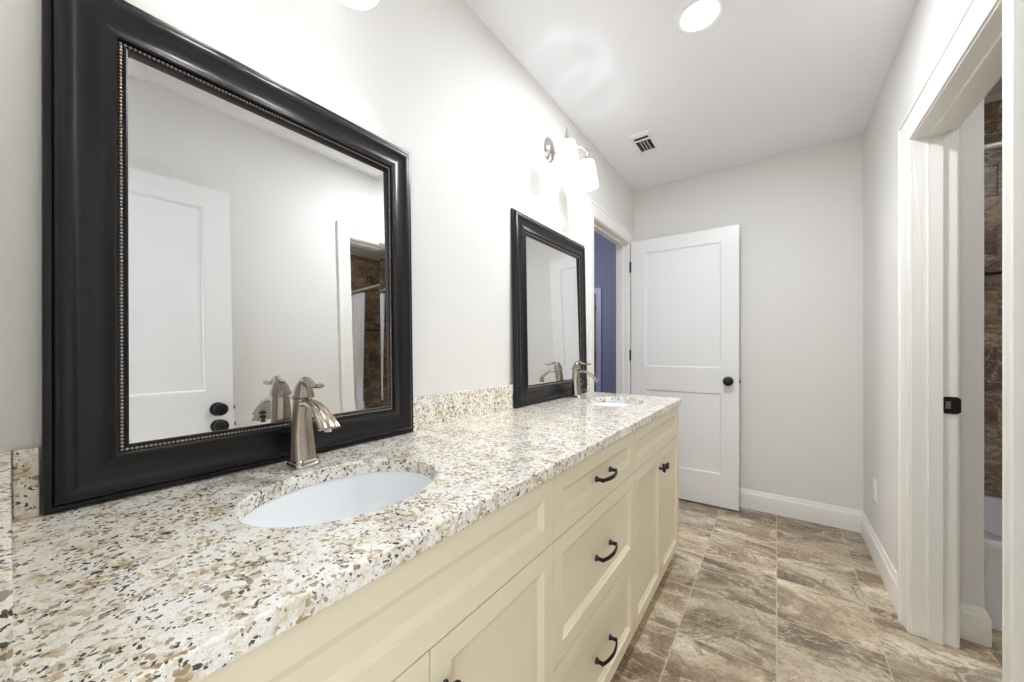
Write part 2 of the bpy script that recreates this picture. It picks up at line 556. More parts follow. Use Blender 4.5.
# ------------------------------------------------------------------ panel fronts (doors, drawers)
def panel_front(bm, fn, w, h, t, holes, recess, mould, lip=0.0, both=False):
    """slab w x h x t (s,t,d with face at d=t) with recessed panels; holes (s0,s1,t0,t1) between stiles.
    fn(s,t,d)->xyz. Full-width rails, holes share one s range when stacked."""
    ss0 = min(x[0] for x in holes); ss1 = max(x[1] for x in holes)
    hs = sorted(holes, key=lambda q: q[2])

    def quad(pts): bm.faces.new([bm.verts.new(fn(*p)) for p in pts])

    def face(d, sg):
        quad([(0, 0, d), (ss0, 0, d), (ss0, h, d), (0, h, d)])
        quad([(ss1, 0, d), (w, 0, d), (w, h, d), (ss1, h, d)])
        z = 0
        for (a0, a1, b0, b1) in hs:
            quad([(ss0, z, d), (ss1, z, d), (ss1, b0, d), (ss0, b0, d)]); z = b1
            lv = [(0, 0)]
            if lip: lv += [(0.0004, lip), (lip * 1.4, lip)]
            lv += [(lip * 1.4 + mould * 0.15, lip + (recess - lip) * 0.25), (lip * 1.4 + mould * 0.85, lip + (recess - lip) * 0.8),
                   (lip * 1.4 + mould, recess)]
            rings = [[(a0 + i, b0 + i, d - sg * r), (a1 - i, b0 + i, d - sg * r), (a1 - i, b1 - i, d - sg * r), (a0 + i, b1 - i, d - sg * r)]
                     for i, r in lv]
            for k in range(len(rings) - 1):
                for j in range(4):
                    q = (j + 1) % 4
                    quad([rings[k][j], rings[k][q], rings[k + 1][q], rings[k + 1][j]])
            quad(rings[-1])
        quad([(ss0, z, d), (ss1, z, d), (ss1, h, d), (ss0, h, d)])
    face(t, 1)
    if both: face(0, -1)
    else: quad([(0, 0, 0), (w, 0, 0), (w, h, 0), (0, h, 0)])
    quad([(0, 0, 0), (w, 0, 0), (w, 0, t), (0, 0, t)])
    quad([(0, h, 0), (w, h, 0), (w, h, t), (0, h, t)])
    quad([(0, 0, 0), (0, h, 0), (0, h, t), (0, 0, t)])
    quad([(w, 0, 0), (w, h, 0), (w, h, t), (w, 0, t)])


def room_door(name, label, loc, rotz, width, height, knob_sides=(1, -1), flip=1):
    """hinge at local x=0, leaf along +x, thickness 0.035 in y (0..0.035 * flip)"""
    r = thing(name, label, 'door', loc, (0, 0, rotz))
    bm = bmesh.new()
    s0, s1 = 0.11, width - 0.11
    holes = [(s0, s1, 0.235, 0.835), (s0, s1, 1.02, height - 0.105)]
    panel_front(bm, lambda s, t, d: (s, d, t), width, height, 0.035, holes, 0.009, 0.006, lip=0.003, both=True)
    obj('door_leaf', bm, M['door'], r)
    kx, kz = width - 0.066, 0.928
    for sd in knob_sides:
        bm = bmesh.new()
        ax = 'y' if sd > 0 else '-y'
        o = (kx, 0.035 if sd > 0 else 0.0, kz)
        lathe(bm, [(0.0, 0), (0.033, 0), (0.034, 0.004), (0.030, 0.009), (0.014, 0.012), (0.0125, 0.028), (0.018, 0.034),
                   (0.0285, 0.040), (0.0315, 0.048), (0.0295, 0.056), (0.020, 0.062), (0.0, 0.064)], 28, ax, o)
        k = obj('door_knob', bm, M['black'], r, smooth=40)
        k['label'] = 'black round door knob'
    bm = boxes((width - 0.0005, width + 0.0015, 0.006, 0.029, kz - 0.028, kz + 0.028))
    box(bm, width + 0.0015, width + 0.010, 0.011, 0.024, kz - 0.009, kz + 0.009)
    lp = obj('latch_plate', bm, M['black'], r, bevel=0.0008)
    for hz in (0.22, height * 0.54, height - 0.21):
        bm = bmesh.new()
        lathe(bm, [(0, hz - 0.045), (0.006, hz - 0.045), (0.006, hz + 0.045), (0, hz + 0.045)], 12, 'z', (-0.007, -0.004, 0))
        box(bm, -0.0015, 0.0005, 0.0, 0.030, hz - 0.044, hz + 0.044)
        box(bm, -0.012, -0.001, -0.004, -0.001, hz - 0.044, hz + 0.044)
        obj('hinge', bm, M['black'], r, smooth=40)
    return r


# bedroom door, opened against the back wall
room_door('panel_door', 'white two-panel door with black knob, open against the back wall beyond the vanity',
          (0.019, 3.052, 0.012), math.radians(1.6), 0.766, 2.056, flip=1)
# entrance door, opened against the right wall: only seen in the mirror
room_door('panel_door', 'white two-panel door lying open along the right wall, seen reflected in the large near mirror',
          (1.388, YN + 0.004, 0.012), math.radians(90.6), 0.70, 2.05, flip=1)

# strike plate on the tub doorway jamb
bm = bmesh.new()
yj = RD1 - 0.006
zz0, zz1, xx0, xx1 = 0.918, 0.985, W + WT - 0.040, W + WT - 0.002
pr = [(xx0 + 0.006, zz0), (xx1, zz0), (xx1 + 0.010, zz0 + 0.008), (xx1 + 0.010, zz1 - 0.008), (xx1, zz1), (xx0 + 0.006, zz1), (xx0, zz1 - 0.006), (xx0, zz0 + 0.006)]
strip(bm, [[(x, yj - 0.0035, z) for x, z in pr], [(x, yj, z) for x, z in pr]], closed=True, cap=True)
sp_ = tag(obj('strike_plate', bm, M['black']), 'black strike plate on the white jamb of the tub room doorway', 'strike plate')
bm = boxes((xx0 + 0.007, xx0 + 0.021, yj - 0.0042, yj - 0.0033, zz0 + 0.020, zz1 - 0.018))
h_ = obj('latch_hole', bm, M['nickel'], sp_); h_['label'] = 'bare metal latch hole'

# ------------------------------------------------------------------ countertop
XF = 0.572
CY0, CY1 = YN + 0.001, 2.216
CT = 0.032
SINKS = [(0.302, 0.404), (0.302, 1.880)]
SA, SB = 0.147, 0.187     # cutout semi axes (x, y)


def countertop_bm():
    bm = bmesh.new()
    x0, x1 = 0.001, XF
    N = 64
    hy = 0.26
    ycuts = [CY0, SINKS[0][1] - hy, SINKS[0][1] + hy, SINKS[1][1] - hy, SINKS[1][1] + hy, CY1]

    def q(ps, z): bm.faces.new([bm.verts.new((x, y, z)) for x, y in ps])
    for z in (ZT, ZT - CT):
        for a, b in ((ycuts[0], ycuts[1]), (ycuts[2], ycuts[3]), (ycuts[4], ycuts[5])):
            q([(x0, a), (x1, a), (x1, b), (x0, b)], z)
    for (cx, cy) in SINKS:
        el, rc = [], []
        # rectangle perimeter points hit by rays at each angle; make sure corners are included
        angs = [2 * PI * i / N for i in range(N)]
        cor = [math.atan2(sy * hy, (x1 if sx > 0 else x0) - cx) % (2 * PI) for sx in (1, -1) for sy in (1, -1)]
        for c in cor:
            i = min(range(N), key=lambda k: abs((angs[k] - c + PI) % (2 * PI) - PI))
            angs[i] = c
        for a in angs:
            ca, sa = math.cos(a), math.sin(a)
            r = 1 / math.sqrt((ca / SA) ** 2 + (sa / SB) ** 2)
            el.append((cx + r * ca, cy + r * sa))
            ts = []
            if ca > 1e-9: ts.append((x1 - cx) / ca)
            if ca < -1e-9: ts.append((x0 - cx) / ca)
            if sa > 1e-9: ts.append(hy / sa)
            if sa < -1e-9: ts.append(-hy / sa)
            t = min(ts)
            rc.append((cx + t * ca, cy + t * sa))
        e = 0.003
        for z, s in ((ZT, 1), (ZT - CT, 0)):
            for i in range(N):
                j = (i + 1) % N
                q([rc[i], rc[j], el[j], el[i]], z)
        for i in range(N):
            j = (i + 1) % N
            bm.faces.new([bm.verts.new(p) for p in ((*el[i], ZT), (*el[j], ZT), (*el[j], ZT - CT), (*el[i], ZT - CT))])
    ys = ycuts
    # outer walls: split where the ring points fall so that edges weld
    bmesh.ops.remove_doubles(bm, verts=bm.verts, dist=1e-5)
    top = [v for v in bm.verts if abs(v.co.z - ZT) < 1e-6]

    def wall(sel, key):
        vs = sorted([v for v in top if sel(v)], key=key)
        for a, b in zip(vs, vs[1:]):
            pa, pb = a.co, b.co
            bm.faces.new([bm.verts.new(p) for p in (pa, pb, (pb.x, pb.y, ZT - CT), (pa.x, pa.y, ZT - CT))])
    wall(lambda v: abs(v.co.x - x1) < 1e-5, lambda v: v.co.y)
    wall(lambda v: abs(v.co.x - x0) < 1e-5, lambda v: v.co.y)
    wall(lambda v: abs(v.co.y - CY0) < 1e-5, lambda v: v.co.x)
    wall(lambda v: abs(v.co.y - CY1) < 1e-5, lambda v: v.co.x)
    bmesh.ops.remove_doubles(bm, verts=bm.verts, dist=1e-5)
    # fill T-junction free: fine because all top/bottom verts weld
    return bm


ct = obj('countertop', countertop_bm(), M['granite'], bevel=0.003)
tag(ct, 'long speckled cream and brown granite countertop with two oval sink cutouts', 'countertop')

# splashes
M1Y0, M1Y1 = 0.0315, 0.788
M2Y0, M2Y1 = 1.370, 2.152
SPH = 0.112
for (a, b, lab) in ((0.003, M1Y0 - 0.002, 'short granite backsplash piece left of the large near mirror'),
                    (M1Y1 + 0.004, M2Y0 - 0.002, 'long granite backsplash piece between the two black framed mirrors'),
                    (M2Y1 + 0.004, CY1, 'small granite backsplash piece right of the far mirror, beside the doorway casing')):
    o = obj('backsplash', boxes((0.001, 0.016, a, b, ZT, ZT + SPH)), M['granite'], bevel=0.0015)
    tag(o, lab, 'backsplash')
o = obj('side_splash', boxes((0.001, XF - 0.004, YN + 0.001, 0.0015, ZT, ZT + SPH)), M['granite'], bevel=0.0015)
tag(o, 'granite side splash along the near end wall at the left edge', 'side splash')

# ------------------------------------------------------------------ sinks
sink0 = None
for i, (cx, cy) in enumerate(SINKS):
    lab = ['white oval undermount sink in front of the large near mirror', 'white oval undermount sink at the far end of the countertop'][i]
    if sink0 is None:
        r = thing('undermount_sink', lab, 'sink', (cx, cy, 0), group=None)
        bm = bmesh.new()
        zt = ZT - CT - 0.0005
        n = 56
        inner = [(1.12, 0), (1.03, 0), (1.015, -0.004), (0.99, -0.018), (0.955, -0.05), (0.89, -0.085), (0.76, -0.115), (0.56, -0.134), (0.32, -0.143), (0.13, -0.146), (0.13, -0.158)]
        outer = [(0.20, -0.158), (0.20, -0.152), (0.60, -0.143), (0.84, -0.120), (0.96, -0.088), (1.02, -0.05), (1.05, -0.012), (1.12, -0.012)]
        rows = [[(SA * k * math.cos(2 * PI * j / n), SB * k * math.sin(2 * PI * j / n), zt + h) for j in range(n)] for k, h in inner + outer]
        rows.append(rows[0])
        strip(bm, rows, closed=True)
        obj('bowl', bm, M['porcelain'], r, smooth=50)
        bm = bmesh.new()
        lathe(bm, [(0.0, -0.1435), (0.006, -0.1435), (0.014, -0.1425), (0.022, -0.1425), (0.0235, -0.1435), (0.0235, -0.1465), (0, -0.1465)], 28, 'z', (0, 0, zt), 1, 1)
        d = obj('drain', bm, M['chrome'], r, smooth=40)
        sink0 = r
    else:
        r = copy_tree(sink0); r.location = (cx, cy, 0); r['label'] = lab


# ------------------------------------------------------------------ faucets
def make_faucet(label, loc):
    r = thing('bathroom_faucet', label, 'faucet', loc)
    # plinth: stepped, pinched block
    bm = bmesh.new()
    rows = []
    n = 48
    for z, k in ((0, 1.0), (0.004, 1.02), (0.007, 1.0), (0.009, 0.94), (0.013, 0.93), (0.015, 0.86), (0.017, 0.80)):
        row = []
        for j in range(n):
            a = 2 * PI * j / n
            ca, sa = math.cos(a), math.sin(a)
            p = 0.5
            row.append((0.034 * k * math.copysign(abs(ca) ** p, ca), 0.030 * k * math.copysign(abs(sa) ** p, sa), z))
        rows.append(row)
    strip(bm, rows, closed=True, cap=True)
    obj('base', bm, M['chrome'], r, smooth=35)
    # body: faceted curved column that sweeps; keep x-centre line
    bm = bmesh.new()
    keys = [(0.016, -0.001, 0.0270, 0.0300), (0.030, -0.003, 0.0245, 0.0290), (0.060, -0.006, 0.0215, 0.0268), (0.090, -0.008, 0.0200, 0.0245),
            (0.118, -0.008, 0.0205, 0.0225), (0.138, -0.007, 0.0215, 0.0210), (0.150, -0.006, 0.0212, 0.0205), (0.156, -0.006, 0.0202, 0.0198)]
    rows = []
    for z, cx, rx, ry in spline(keys, 4):
        row = []
        for j in range(n):
            a = 2 * PI * j / n
            f = 1 + 0.03 * math.cos(8 * a)
            row.append((cx + rx * f * math.cos(a), ry * f * math.sin(a), z))
        rows.append(row)
    strip(bm, rows, closed=True, cap=True)
    obj('body', bm, M['nickel'], r, smooth=50)
    # spout: arched ribbon flaring to a wide outlet
    bm = bmesh.new()
    keys = [(-0.004, 0.140, 0.012, 0.016), (0.016, 0.146, 0.010, 0.0155), (0.040, 0.1475, 0.0085, 0.0155), (0.066, 0.141, 0.0078, 0.017),
            (0.090, 0.127, 0.0075, 0.0195), (0.108, 0.113, 0.0075, 0.0225), (0.119, 0.101, 0.0075, 0.0245)]
    ks = spline(keys, 5)
    rows = []
    for i, (x, z, th, hw) in enumerate(ks):
        a_, b_ = ks[max(i - 1, 0)], ks[min(i + 1, len(ks) - 1)]
        d = Vector((b_[0] - a_[0], 0, b_[1] - a_[1])).normalized()
        up = Vector((-d.z, 0, d.x))
        row = []
        for j in range(72):
            a = 2 * PI * j / 72
            ca, sa = math.cos(a), math.sin(a)
            # crowned top, flatter underside
            rr = th * ((1.0 + 0.10 * math.cos(12 * a)) if sa > 0 else 0.55)
            row.append(Vector((x, 0, z)) + up * (rr * math.copysign(abs(sa) ** 0.8, sa)) + Vector((0, hw * math.copysign(abs(ca) ** 0.85, ca), 0)))
        rows.append(row)
    strip(bm, rows, closed=True, cap=True)
    sp = obj('spout', bm, M['nickel'], r, smooth=50)
    bm = bmesh.new()
    lathe(bm, [(0, -0.006), (0.0085, -0.006), (0.0095, 0.006), (0, 0.006)], 18, 'z', (0.111, 0, 0.100))
    obj('aerator', bm, M['chrome'], sp, smooth=40)
    # cap dome with a fluted top
    bm = bmesh.new()
    prof = [(0.0175, 0.1575), (0.0238, 0.1580), (0.0246, 0.161), (0.0242, 0.165), (0.0212, 0.175), (0.0178, 0.186), (0.0132, 0.195), (0.007, 0.201), (0.001, 0.203)]
    rows = []
    for rr, z in prof:
        lean = (z - 0.158) * 0.16
        rows.append([(-0.006 + lean + rr * (1 + 0.03 * math.cos(10 * 2 * PI * j / n)) * math.cos(2 * PI * j / n),
                      rr * (1 + 0.03 * math.cos(10 * 2 * PI * j / n)) * math.sin(2 * PI * j / n), z) for j in range(n)])
    strip(bm, rows, closed=True, cap=True)
    cp = obj('cap', bm, M['nickel'], r, smooth=50)
    # lever: S-curved tongue pointing over the spout
    bm = bmesh.new()
    keys = [(-0.012, 0.188, 0.008, 0.009), (0.002, 0.2005, 0.0085, 0.0105), (0.018, 0.2010, 0.0070, 0.0105), (0.034, 0.1950, 0.0052, 0.0095),
            (0.052, 0.1905, 0.0046, 0.0095), (0.067, 0.1910, 0.0052, 0.0100), (0.079, 0.1925, 0.0052, 0.0090), (0.083, 0.1932, 0.0028, 0.0055)]
    ks = spline(keys, 5)
    tube(bm, [(k[0], 0, k[1]) for k in ks], [k[2] for k in ks], 16, [k[3] for k in ks])
    obj('lever_handle', bm, M['nickel'], r, smooth=60)
    return r


fa = make_faucet('brushed nickel single lever faucet in front of the large near mirror', (0.094, 0.410, ZT + 0.0003))
fb = copy_tree(fa)
fb.location = (0.090, 1.885, ZT + 0.0003)
fb['label'] = 'brushed nickel single lever faucet in front of the far mirror, beside the doorway'


# ------------------------------------------------------------------ mirrors
PROF = [(0.0, 0.0), (0.0, 0.0075), (0.0015, 0.010), (0.0055, 0.0112), (0.0105, 0.0112), (0.0115, 0.0100), (0.0130, 0.0125), (0.0160, 0.0180),
        (0.0205, 0.0215), (0.0260, 0.0228), (0.0310, 0.0220), (0.0370, 0.0195), (0.0440, 0.0165), (0.0520, 0.0148), (0.0600, 0.0150),
        (0.0680, 0.0170), (0.0750, 0.0202), (0.0800, 0.0232), (0.0835, 0.0245), (0.0865, 0.0240), (0.0880, 0.0220), (0.0880, 0.0150),
        (0.0965, 0.0150), (0.0968, 0.0180), (0.0990, 0.0190), (0.1015, 0.0175), (0.1020, 0.0100), (0.1020, 0.0030), (0.098, 0.0)]


PROF = [(a - 0.003 * min(1, a / 0.04), d) for a, d in PROF]


def make_mirror(label, y0, w, h):
    r = thing('wall_mirror', label, 'mirror', (0.0185, y0, ZT + 0.0008), (0, -0.0183, 0))
    cor = [(0, 0), (w, 0), (w, h), (0, h)]
    inw = [(1, 1), (-1, 1), (-1, -1), (1, -1)]
    bm = bmesh.new()
    mitred(bm, PROF + [PROF[0]], cor, inw, lambda s, t, d: (d, s, t))
    obj('frame', bm, M['frame'], r, smooth=28)
    # beads
    bm = bmesh.new()
    a, dd, br = 0.0893, 0.0160, 0.0027
    step = 0.0064
    ico = []
    for th in (0.35, 0.9, PI / 2):
        ico.append(th)

    def bead(s, t):
        c = Vector((dd - 0.0005, s, t))
        rows = []
        for th in (0.45, 1.0, PI / 2):
            rows.append([c + br * Vector((math.cos(th), math.sin(th) * math.cos(k * PI / 4), math.sin(th) * math.sin(k * PI / 4))) for k in range(8)])
        vs = strip(bm, rows, closed=True)
        bm.faces.new(vs[0])
    for (sa, ta, sb, tb) in ((a, a, w - a, a), (w - a, a, w - a, h - a), (w - a, h - a, a, h - a), (a, h - a, a, a)):
        L = math.hypot(sb - sa, tb - ta)
        n = int(L / step)
        for i in range(n):
            k = i / n
            bead(sa + (sb - sa) * k, ta + (tb - ta) * k)
    b = obj('bead_trim', bm, M['bead'], r, smooth=60, weld=False)
    b['label'] = 'strip of small coppery silver beads'
    # bevelled glass
    bm = bmesh.new()
    e, bw_ = 0.0975, 0.025
    g0, g1 = 0.0108, 0.0100
    o = [(e, e), (w - e, e), (w - e, h - e), (e, h - e)]
    q = e + bw_
    i_ = [(q, q), (w - q, q), (w - q, h - q), (q, h - q)]
    vo = [bm.verts.new((g0, *p)) for p in o]; vi = [bm.verts.new((g1, *p)) for p in i_]
    bk = [bm.verts.new((0.004, *p)) for p in o]
    bm.faces.new(vi); bm.faces.new(bk)
    for j in range(4):
        k = (j + 1) % 4
        bm.faces.new((vo[j], vo[k], vi[k], vi[j])); bm.faces.new((vo[j], vo[k], bk[k], bk[j]))
    g = obj('mirror_glass', bm, M['mirror'], r)
    # the pane sits a touch askew in its rebate
    th = -0.008
    g.rotation_euler = (0, th, 0)
    g.location = (-math.sin(th) * h / 2, 0, 0)
    return r


make_mirror('large black framed beaded mirror standing on the counter behind the near faucet', M1Y0, M1Y1 - M1Y0, 0.930)
make_mirror('black framed beaded mirror behind the far faucet, beneath the visible wall lamp', M2Y0, M2Y1 - M2Y0, 0.930)

# ------------------------------------------------------------------ cabinets
XD = 0.558              # face of doors
XB = XD - 0.019         # face of the box
ZB, ZTOP = 0.072, 0.862
Z1, Z2 = 0.697, 0.378
STILE, MOULD, REC = 0.045, 0.013, 0.0095


def front(parent, name, y0, y1, z0, z1):
    bm = bmesh.new()
    g = 0.0013
    y0 += g; y1 -= g; z0 += 0.0017; z1 -= 0.0017
    w, h = y1 - y0, z1 - z0
    st = STILE
    panel_front(bm, lambda s, t, d: (XB + 0.0005 + d, y0 + s, z0 + t), w, h, XD - XB - 0.0005, [(st, w - st, st, h - st)], REC, MOULD, lip=0.003)
    return obj(name, bm, M['cream'], parent, bevel=0.0007)


def cabinet_body(parent, y0, y1):
    bm = boxes((0.003, XB, y0, y0 + 0.016, ZB, ZTOP), (0.003, XB, y1 - 0.016, y1, ZB, ZTOP), (0.003, XB, y0 + 0.016, y1 - 0.016, ZB, ZB + 0.016),
               (0.003, 0.010, y0 + 0.016, y1 - 0.016, ZB + 0.016, ZTOP),
               (XB - 0.018, XB, y0 + 0.016, y0 + 0.034, ZB + 0.016, ZTOP), (XB - 0.018, XB, y1 - 0.034, y1 - 0.016, ZB + 0.016, ZTOP),
               (XB - 0.018, XB, y0 + 0.034, y1 - 0.034, ZTOP - 0.022, ZTOP), (XB - 0.018, XB, y0 + 0.034, y1 - 0.034, Z1 - 0.015, Z1 + 0.015),
               (XB - 0.018, XB, y0 + 0.034, y1 - 0.034, ZB + 0.016, ZB + 0.03))
    obj('cabinet_body', bm, M['cream'], parent)
    bm = boxes((0.003, XB - 0.06, y0 + 0.001, y1 - 0.001, 0.0005, ZB - 0.0005))
    obj('toe_kick', bm, M['cream'], parent)


def knob(parent, y, z):
    bm = bmesh.new()
    lathe(bm, [(0.0, 0), (0.0085, 0), (0.0085, 0.002), (0.0055, 0.005), (0.005, 0.012), (0.0075, 0.016)], 20, 'x', (XD, y, z))
    # square cushion head with a dished face
    rows = []
    n = 32
    for k, x in ((0.45, 0.014), (0.8, 0.017), (1.0, 0.021), (1.04, 0.025), (0.98, 0.0275), (0.7, 0.0265), (0.3, 0.0255)):
        row = []
        for j in range(n):
            a = 2 * PI * j / n + PI / 4
            ca, sa = math.cos(a), math.sin(a)
            row.append((XD + x, y + 0.0145 * k * math.copysign(abs(ca) ** 0.55, ca), z + 0.0145 * k * math.copysign(abs(sa) ** 0.55, sa)))
        rows.append(row)
    strip(bm, rows, closed=True, cap=True)
    o = obj('knob', bm, M['black'], parent, smooth=45, weld=False)
    o['label'] = 'black square knob'


def pull(parent, y, z):
    bm = bmesh.new()
    L = 0.056
    for s in (-1, 1):
        lathe(bm, [(0, 0), (0.0095, 0), (0.0095, 0.003), (0.0062, 0.007), (0.0055, 0.018), (0.0065, 0.024)], 18, 'x', (XD, y + s * L, z))
    ks = spline([(0.020, -L - 0.004, 0.0052), (0.0255, -L + 0.006, 0.0052), (0.0315, -0.030, 0.0058), (0.035, 0, 0.0066), (0.0315, 0.030, 0.0058), (0.0255, L - 0.006, 0.0052), (0.020, L + 0.004, 0.0052)], 5)
    tube(bm, [(XD + k[0], y + k[1], z) for k in ks], [0.0036] * len(ks), 12, [k[2] * 1.15 for k in ks], up=Vector((0, 0, 1)))
    o = obj('drawer_pull', bm, M['black'], parent, smooth=45, weld=False)
    o['label'] = 'black arched pull'


Y0, Y1, Y2, Y3 = 0.002, 0.789, 1.420, 2.205
ca = thing('sink_cabinet', 'cream sink cabinet under the near sink, with false front above two doors', 'cabinet', (0, 0, 0))
cabinet_body(ca, Y0, Y1 - 0.0005)
front(ca, 'false_front', Y0, Y1, Z1, ZTOP)
sp1 = 0.3915
d1 = front(ca, 'cabinet_door', Y0, sp1, ZB, Z1); knob(d1, sp1 - 0.032, 0.618)
d2 = front(ca, 'cabinet_door', sp1, Y1, ZB, Z1); knob(d2, sp1 + 0.030, 0.618)
cb = thing('drawer_cabinet', 'cream cabinet with three drawers between the two sink cabinets', 'cabinet', (0, 0, 0))
cabinet_body(cb, Y1 + 0.0005, Y2 - 0.0005)
for z0, z1, pz in ((Z1, ZTOP, 0.778), (Z2, Z1, 0.538), (ZB, Z2, 0.226)):
    d = front(cb, 'drawer', Y1, Y2, z0, z1)
    pull(d, 1.104, pz)
cc = thing('sink_cabinet', 'cream sink cabinet under the far sink, nearest the open door', 'cabinet', (0, 0, 0))
cabinet_body(cc, Y2 + 0.0005, Y3)
front(cc, 'false_front', Y2, Y3, Z1, ZTOP)
sp2 = 1.820
d1 = front(cc, 'cabinet_door', Y2, sp2, ZB, Z1); knob(d1, sp2 - 0.030, 0.615)
d2 = front(cc, 'cabinet_door', sp2, Y3, ZB, Z1); knob(d2, sp2 + 0.030, 0.615)


# ------------------------------------------------------------------ vanity wall lamps
def make_sconce(label, y):
    r = thing('wall_lamp', label, 'wall lamp', (0, y, 2.25), group=None)
    bm = bmesh.new()
    lathe(bm, [(0, 0.0005), (0.050, 0.0005), (0.052, 0.006), (0.047, 0.013), (0.036, 0.017), (0.030, 0.022), (0.012, 0.026), (0, 0.027)], 36, 'x', (0, 0, 0.006), 1.0, 1.25)
    obj('backplate', bm, M['chrome'], r, smooth=40)
    bm = bmesh.new()
    # stem out of the plate, then the bow to both lamp holders
    ks = spline([(0.020, 0, 0.0), (0.055, 0, -0.035), (0.080, 0, -0.048), (0.098, 0, -0.030), (0.105, 0, 0.0)], 6)
    tube(bm, ks, 0.0055, 10)
    lathe(bm, [(0, -0.062), (0.004, -0.058), (0.0075, -0.050), (0.004, -0.043), (0, -0.042)], 14, 'z', (0.080, 0, 0.0))
    arm = spline([(0.17, -0.115, -0.010), (0.155, -0.085, 0.004), (0.12, -0.04, 0.003), (0.105, 0, 0.0), (0.12, 0.04, 0.003), (0.155, 0.085, 0.004), (0.17, 0.115, -0.010)], 6)
    tube(bm, arm, 0.005, 10, up=Vector((0, 0, 1)))
    obj('arm', bm, M['chrome'], r, smooth=50, weld=False)
    for s in (-1, 1):
        cx, cy = 0.17, 0.115 * s
        bm = bmesh.new()
        lathe(bm, [(0, 0.014), (0.004, 0.013), (0.0062, 0.008), (0.004, 0.003), (0.0035, -0.002), (0.008, -0.006), (0.009, -0.016), (0.006, -0.024),
                   (0.010, -0.038), (0.020, -0.050), (0.029, -0.057), (0.0305, -0.062), (0.028, -0.062), (0.018, -0.054), (0.0, -0.050)], 24, 'z', (cx, cy, 0))
        ho = obj('lamp_holder', bm, M['chrome'], r, smooth=45)
        bm = bmesh.new()
        prof = [(0.0385, -0.064), (0.041, -0.072), (0.0455, -0.090), (0.0495, -0.112), (0.053, -0.138), (0.057, -0.165), (0.0615, -0.190), (0.064, -0.196)]
        rows = []
        for rr, h in prof + [(a - 0.003, b) for a, b in reversed(prof)]:
            rows.append([(cx + rr * math.cos(2 * PI * j / 36), cy + rr * math.sin(2 * PI * j / 36), h) for j in range(36)])
        rows.append(rows[0])
        strip(bm, rows, closed=True)
        for a_ in (0.5, 0.5 + 2 * PI / 3, 0.5 + 4 * PI / 3):      # small screws that carry the shade
            lathe(bm, [(0, 0), (0.0015, 0), (0.0015, 0.008), (0, 0.008)], 6, 'z', (cx + 0.0335 * math.cos(a_), cy + 0.0335 * math.sin(a_), -0.068))
        sh = obj('lamp_shade', bm, M['shade'], r, smooth=60)
        sh['label'] = 'lit frosted glass bell shade'
        bm = bmesh.new()
        lathe(bm, [(0, -0.050), (0.010, -0.051), (0.010, -0.072), (0.0075, -0.076), (0.0085, -0.095), (0.0065, -0.106), (0, -0.110)], 24, 'z', (cx, cy, 0))
        obj('light_bulb', bm, M['bulb'], ho, smooth=60)
        light('vanity_bulb_light', 'POINT', (cx, y + cy, 2.25 - 0.140), BULB_W, (0.90, 0.945, 1.0), size=0.007)
    return r


make_sconce('two-shade nickel wall lamp glowing above the far mirror', 1.722)
make_sconce('two-shade nickel wall lamp above the near mirror, only a shade rim at the top edge', 0.372)

# ------------------------------------------------------------------ ceiling lamp and vent
r = thing('recessed_ceiling_light', 'round lit recessed light in the white ceiling', 'ceiling light', (0.745, 1.675, H))
bm = bmesh.new()
lathe(bm, [(0.074, -0.004), (0.080, -0.0085), (0.092, -0.0065), (0.096, -0.001), (0.096, 0.0), (0.074, 0.0), (0.074, -0.004)], 48)
obj('trim_ring', bm, M['plastic'], r, smooth=50)
bm = bmesh.new()
lathe(bm, [(0.0, -0.0065), (0.055, -0.006), (0.0745, -0.0035), (0.0745, -0.0005), (0, -0.0005)], 48)
obj('lens', bm, M['lens'], r, smooth=50)

r = thing('ceiling_vent', 'small white ceiling vent with dark louvre slots near the back wall', 'vent', (0.288, 2.515, H))
bm = bmesh.new()
VX, VY = 0.068, 0.158
PV = [(0, 0), (0, -0.003), (0.008, -0.011), (0.018, -0.012), (0.020, -0.010), (0.020, 0)]
mitred(bm, PV, [(-VX, -VY), (VX, -VY), (VX, VY), (-VX, VY)], [(1, 1), (-1, 1), (-1, -1), (1, -1)], lambda s, t, d: (s, t, d))
# solid face with cut areas
fx, fy = VX - 0.017, VY - 0.019
box(bm, -fx, fx, -fy, -0.112, -0.009, -0.004)
box(bm, -fx, fx, -0.080, -0.064, -0.009, -0.004)
box(bm, -fx, fx, 0.075, fy, -0.009, -0.004)
box(bm, -fx, -fx + 0.004, -0.112, 0.075, -0.009, -0.004)
box(bm, fx - 0.004, fx, -0.112, 0.075, -0.009, -0.004)
for k in (-1, 0, 1):
    box(bm, k * 0.0205 - 0.0014, k * 0.0205 + 0.0014, -0.064, 0.075, -0.009, -0.003)
obj('vent_frame', bm, M['plastic'], r, weld=False)
bm = boxes((-fx, fx, -fy, fy, -0.0015, -0.0005))
obj('duct_shadow_plate', bm, M['dark'], r)
for i in range(9):
    y = -0.056 + i * 0.0150
    bm = bmesh.new()
    pts = [(y, -0.0075), (y + 0.0012, -0.0078), (y + 0.0042, -0.0030), (y + 0.0030, -0.0027)]
    strip(bm, [[(x, p, q) for p, q in pts] for x in (-fx + 0.006, fx - 0.006)], closed=True, cap=True)
    obj('louvre', bm, M['vent_grey'], r)

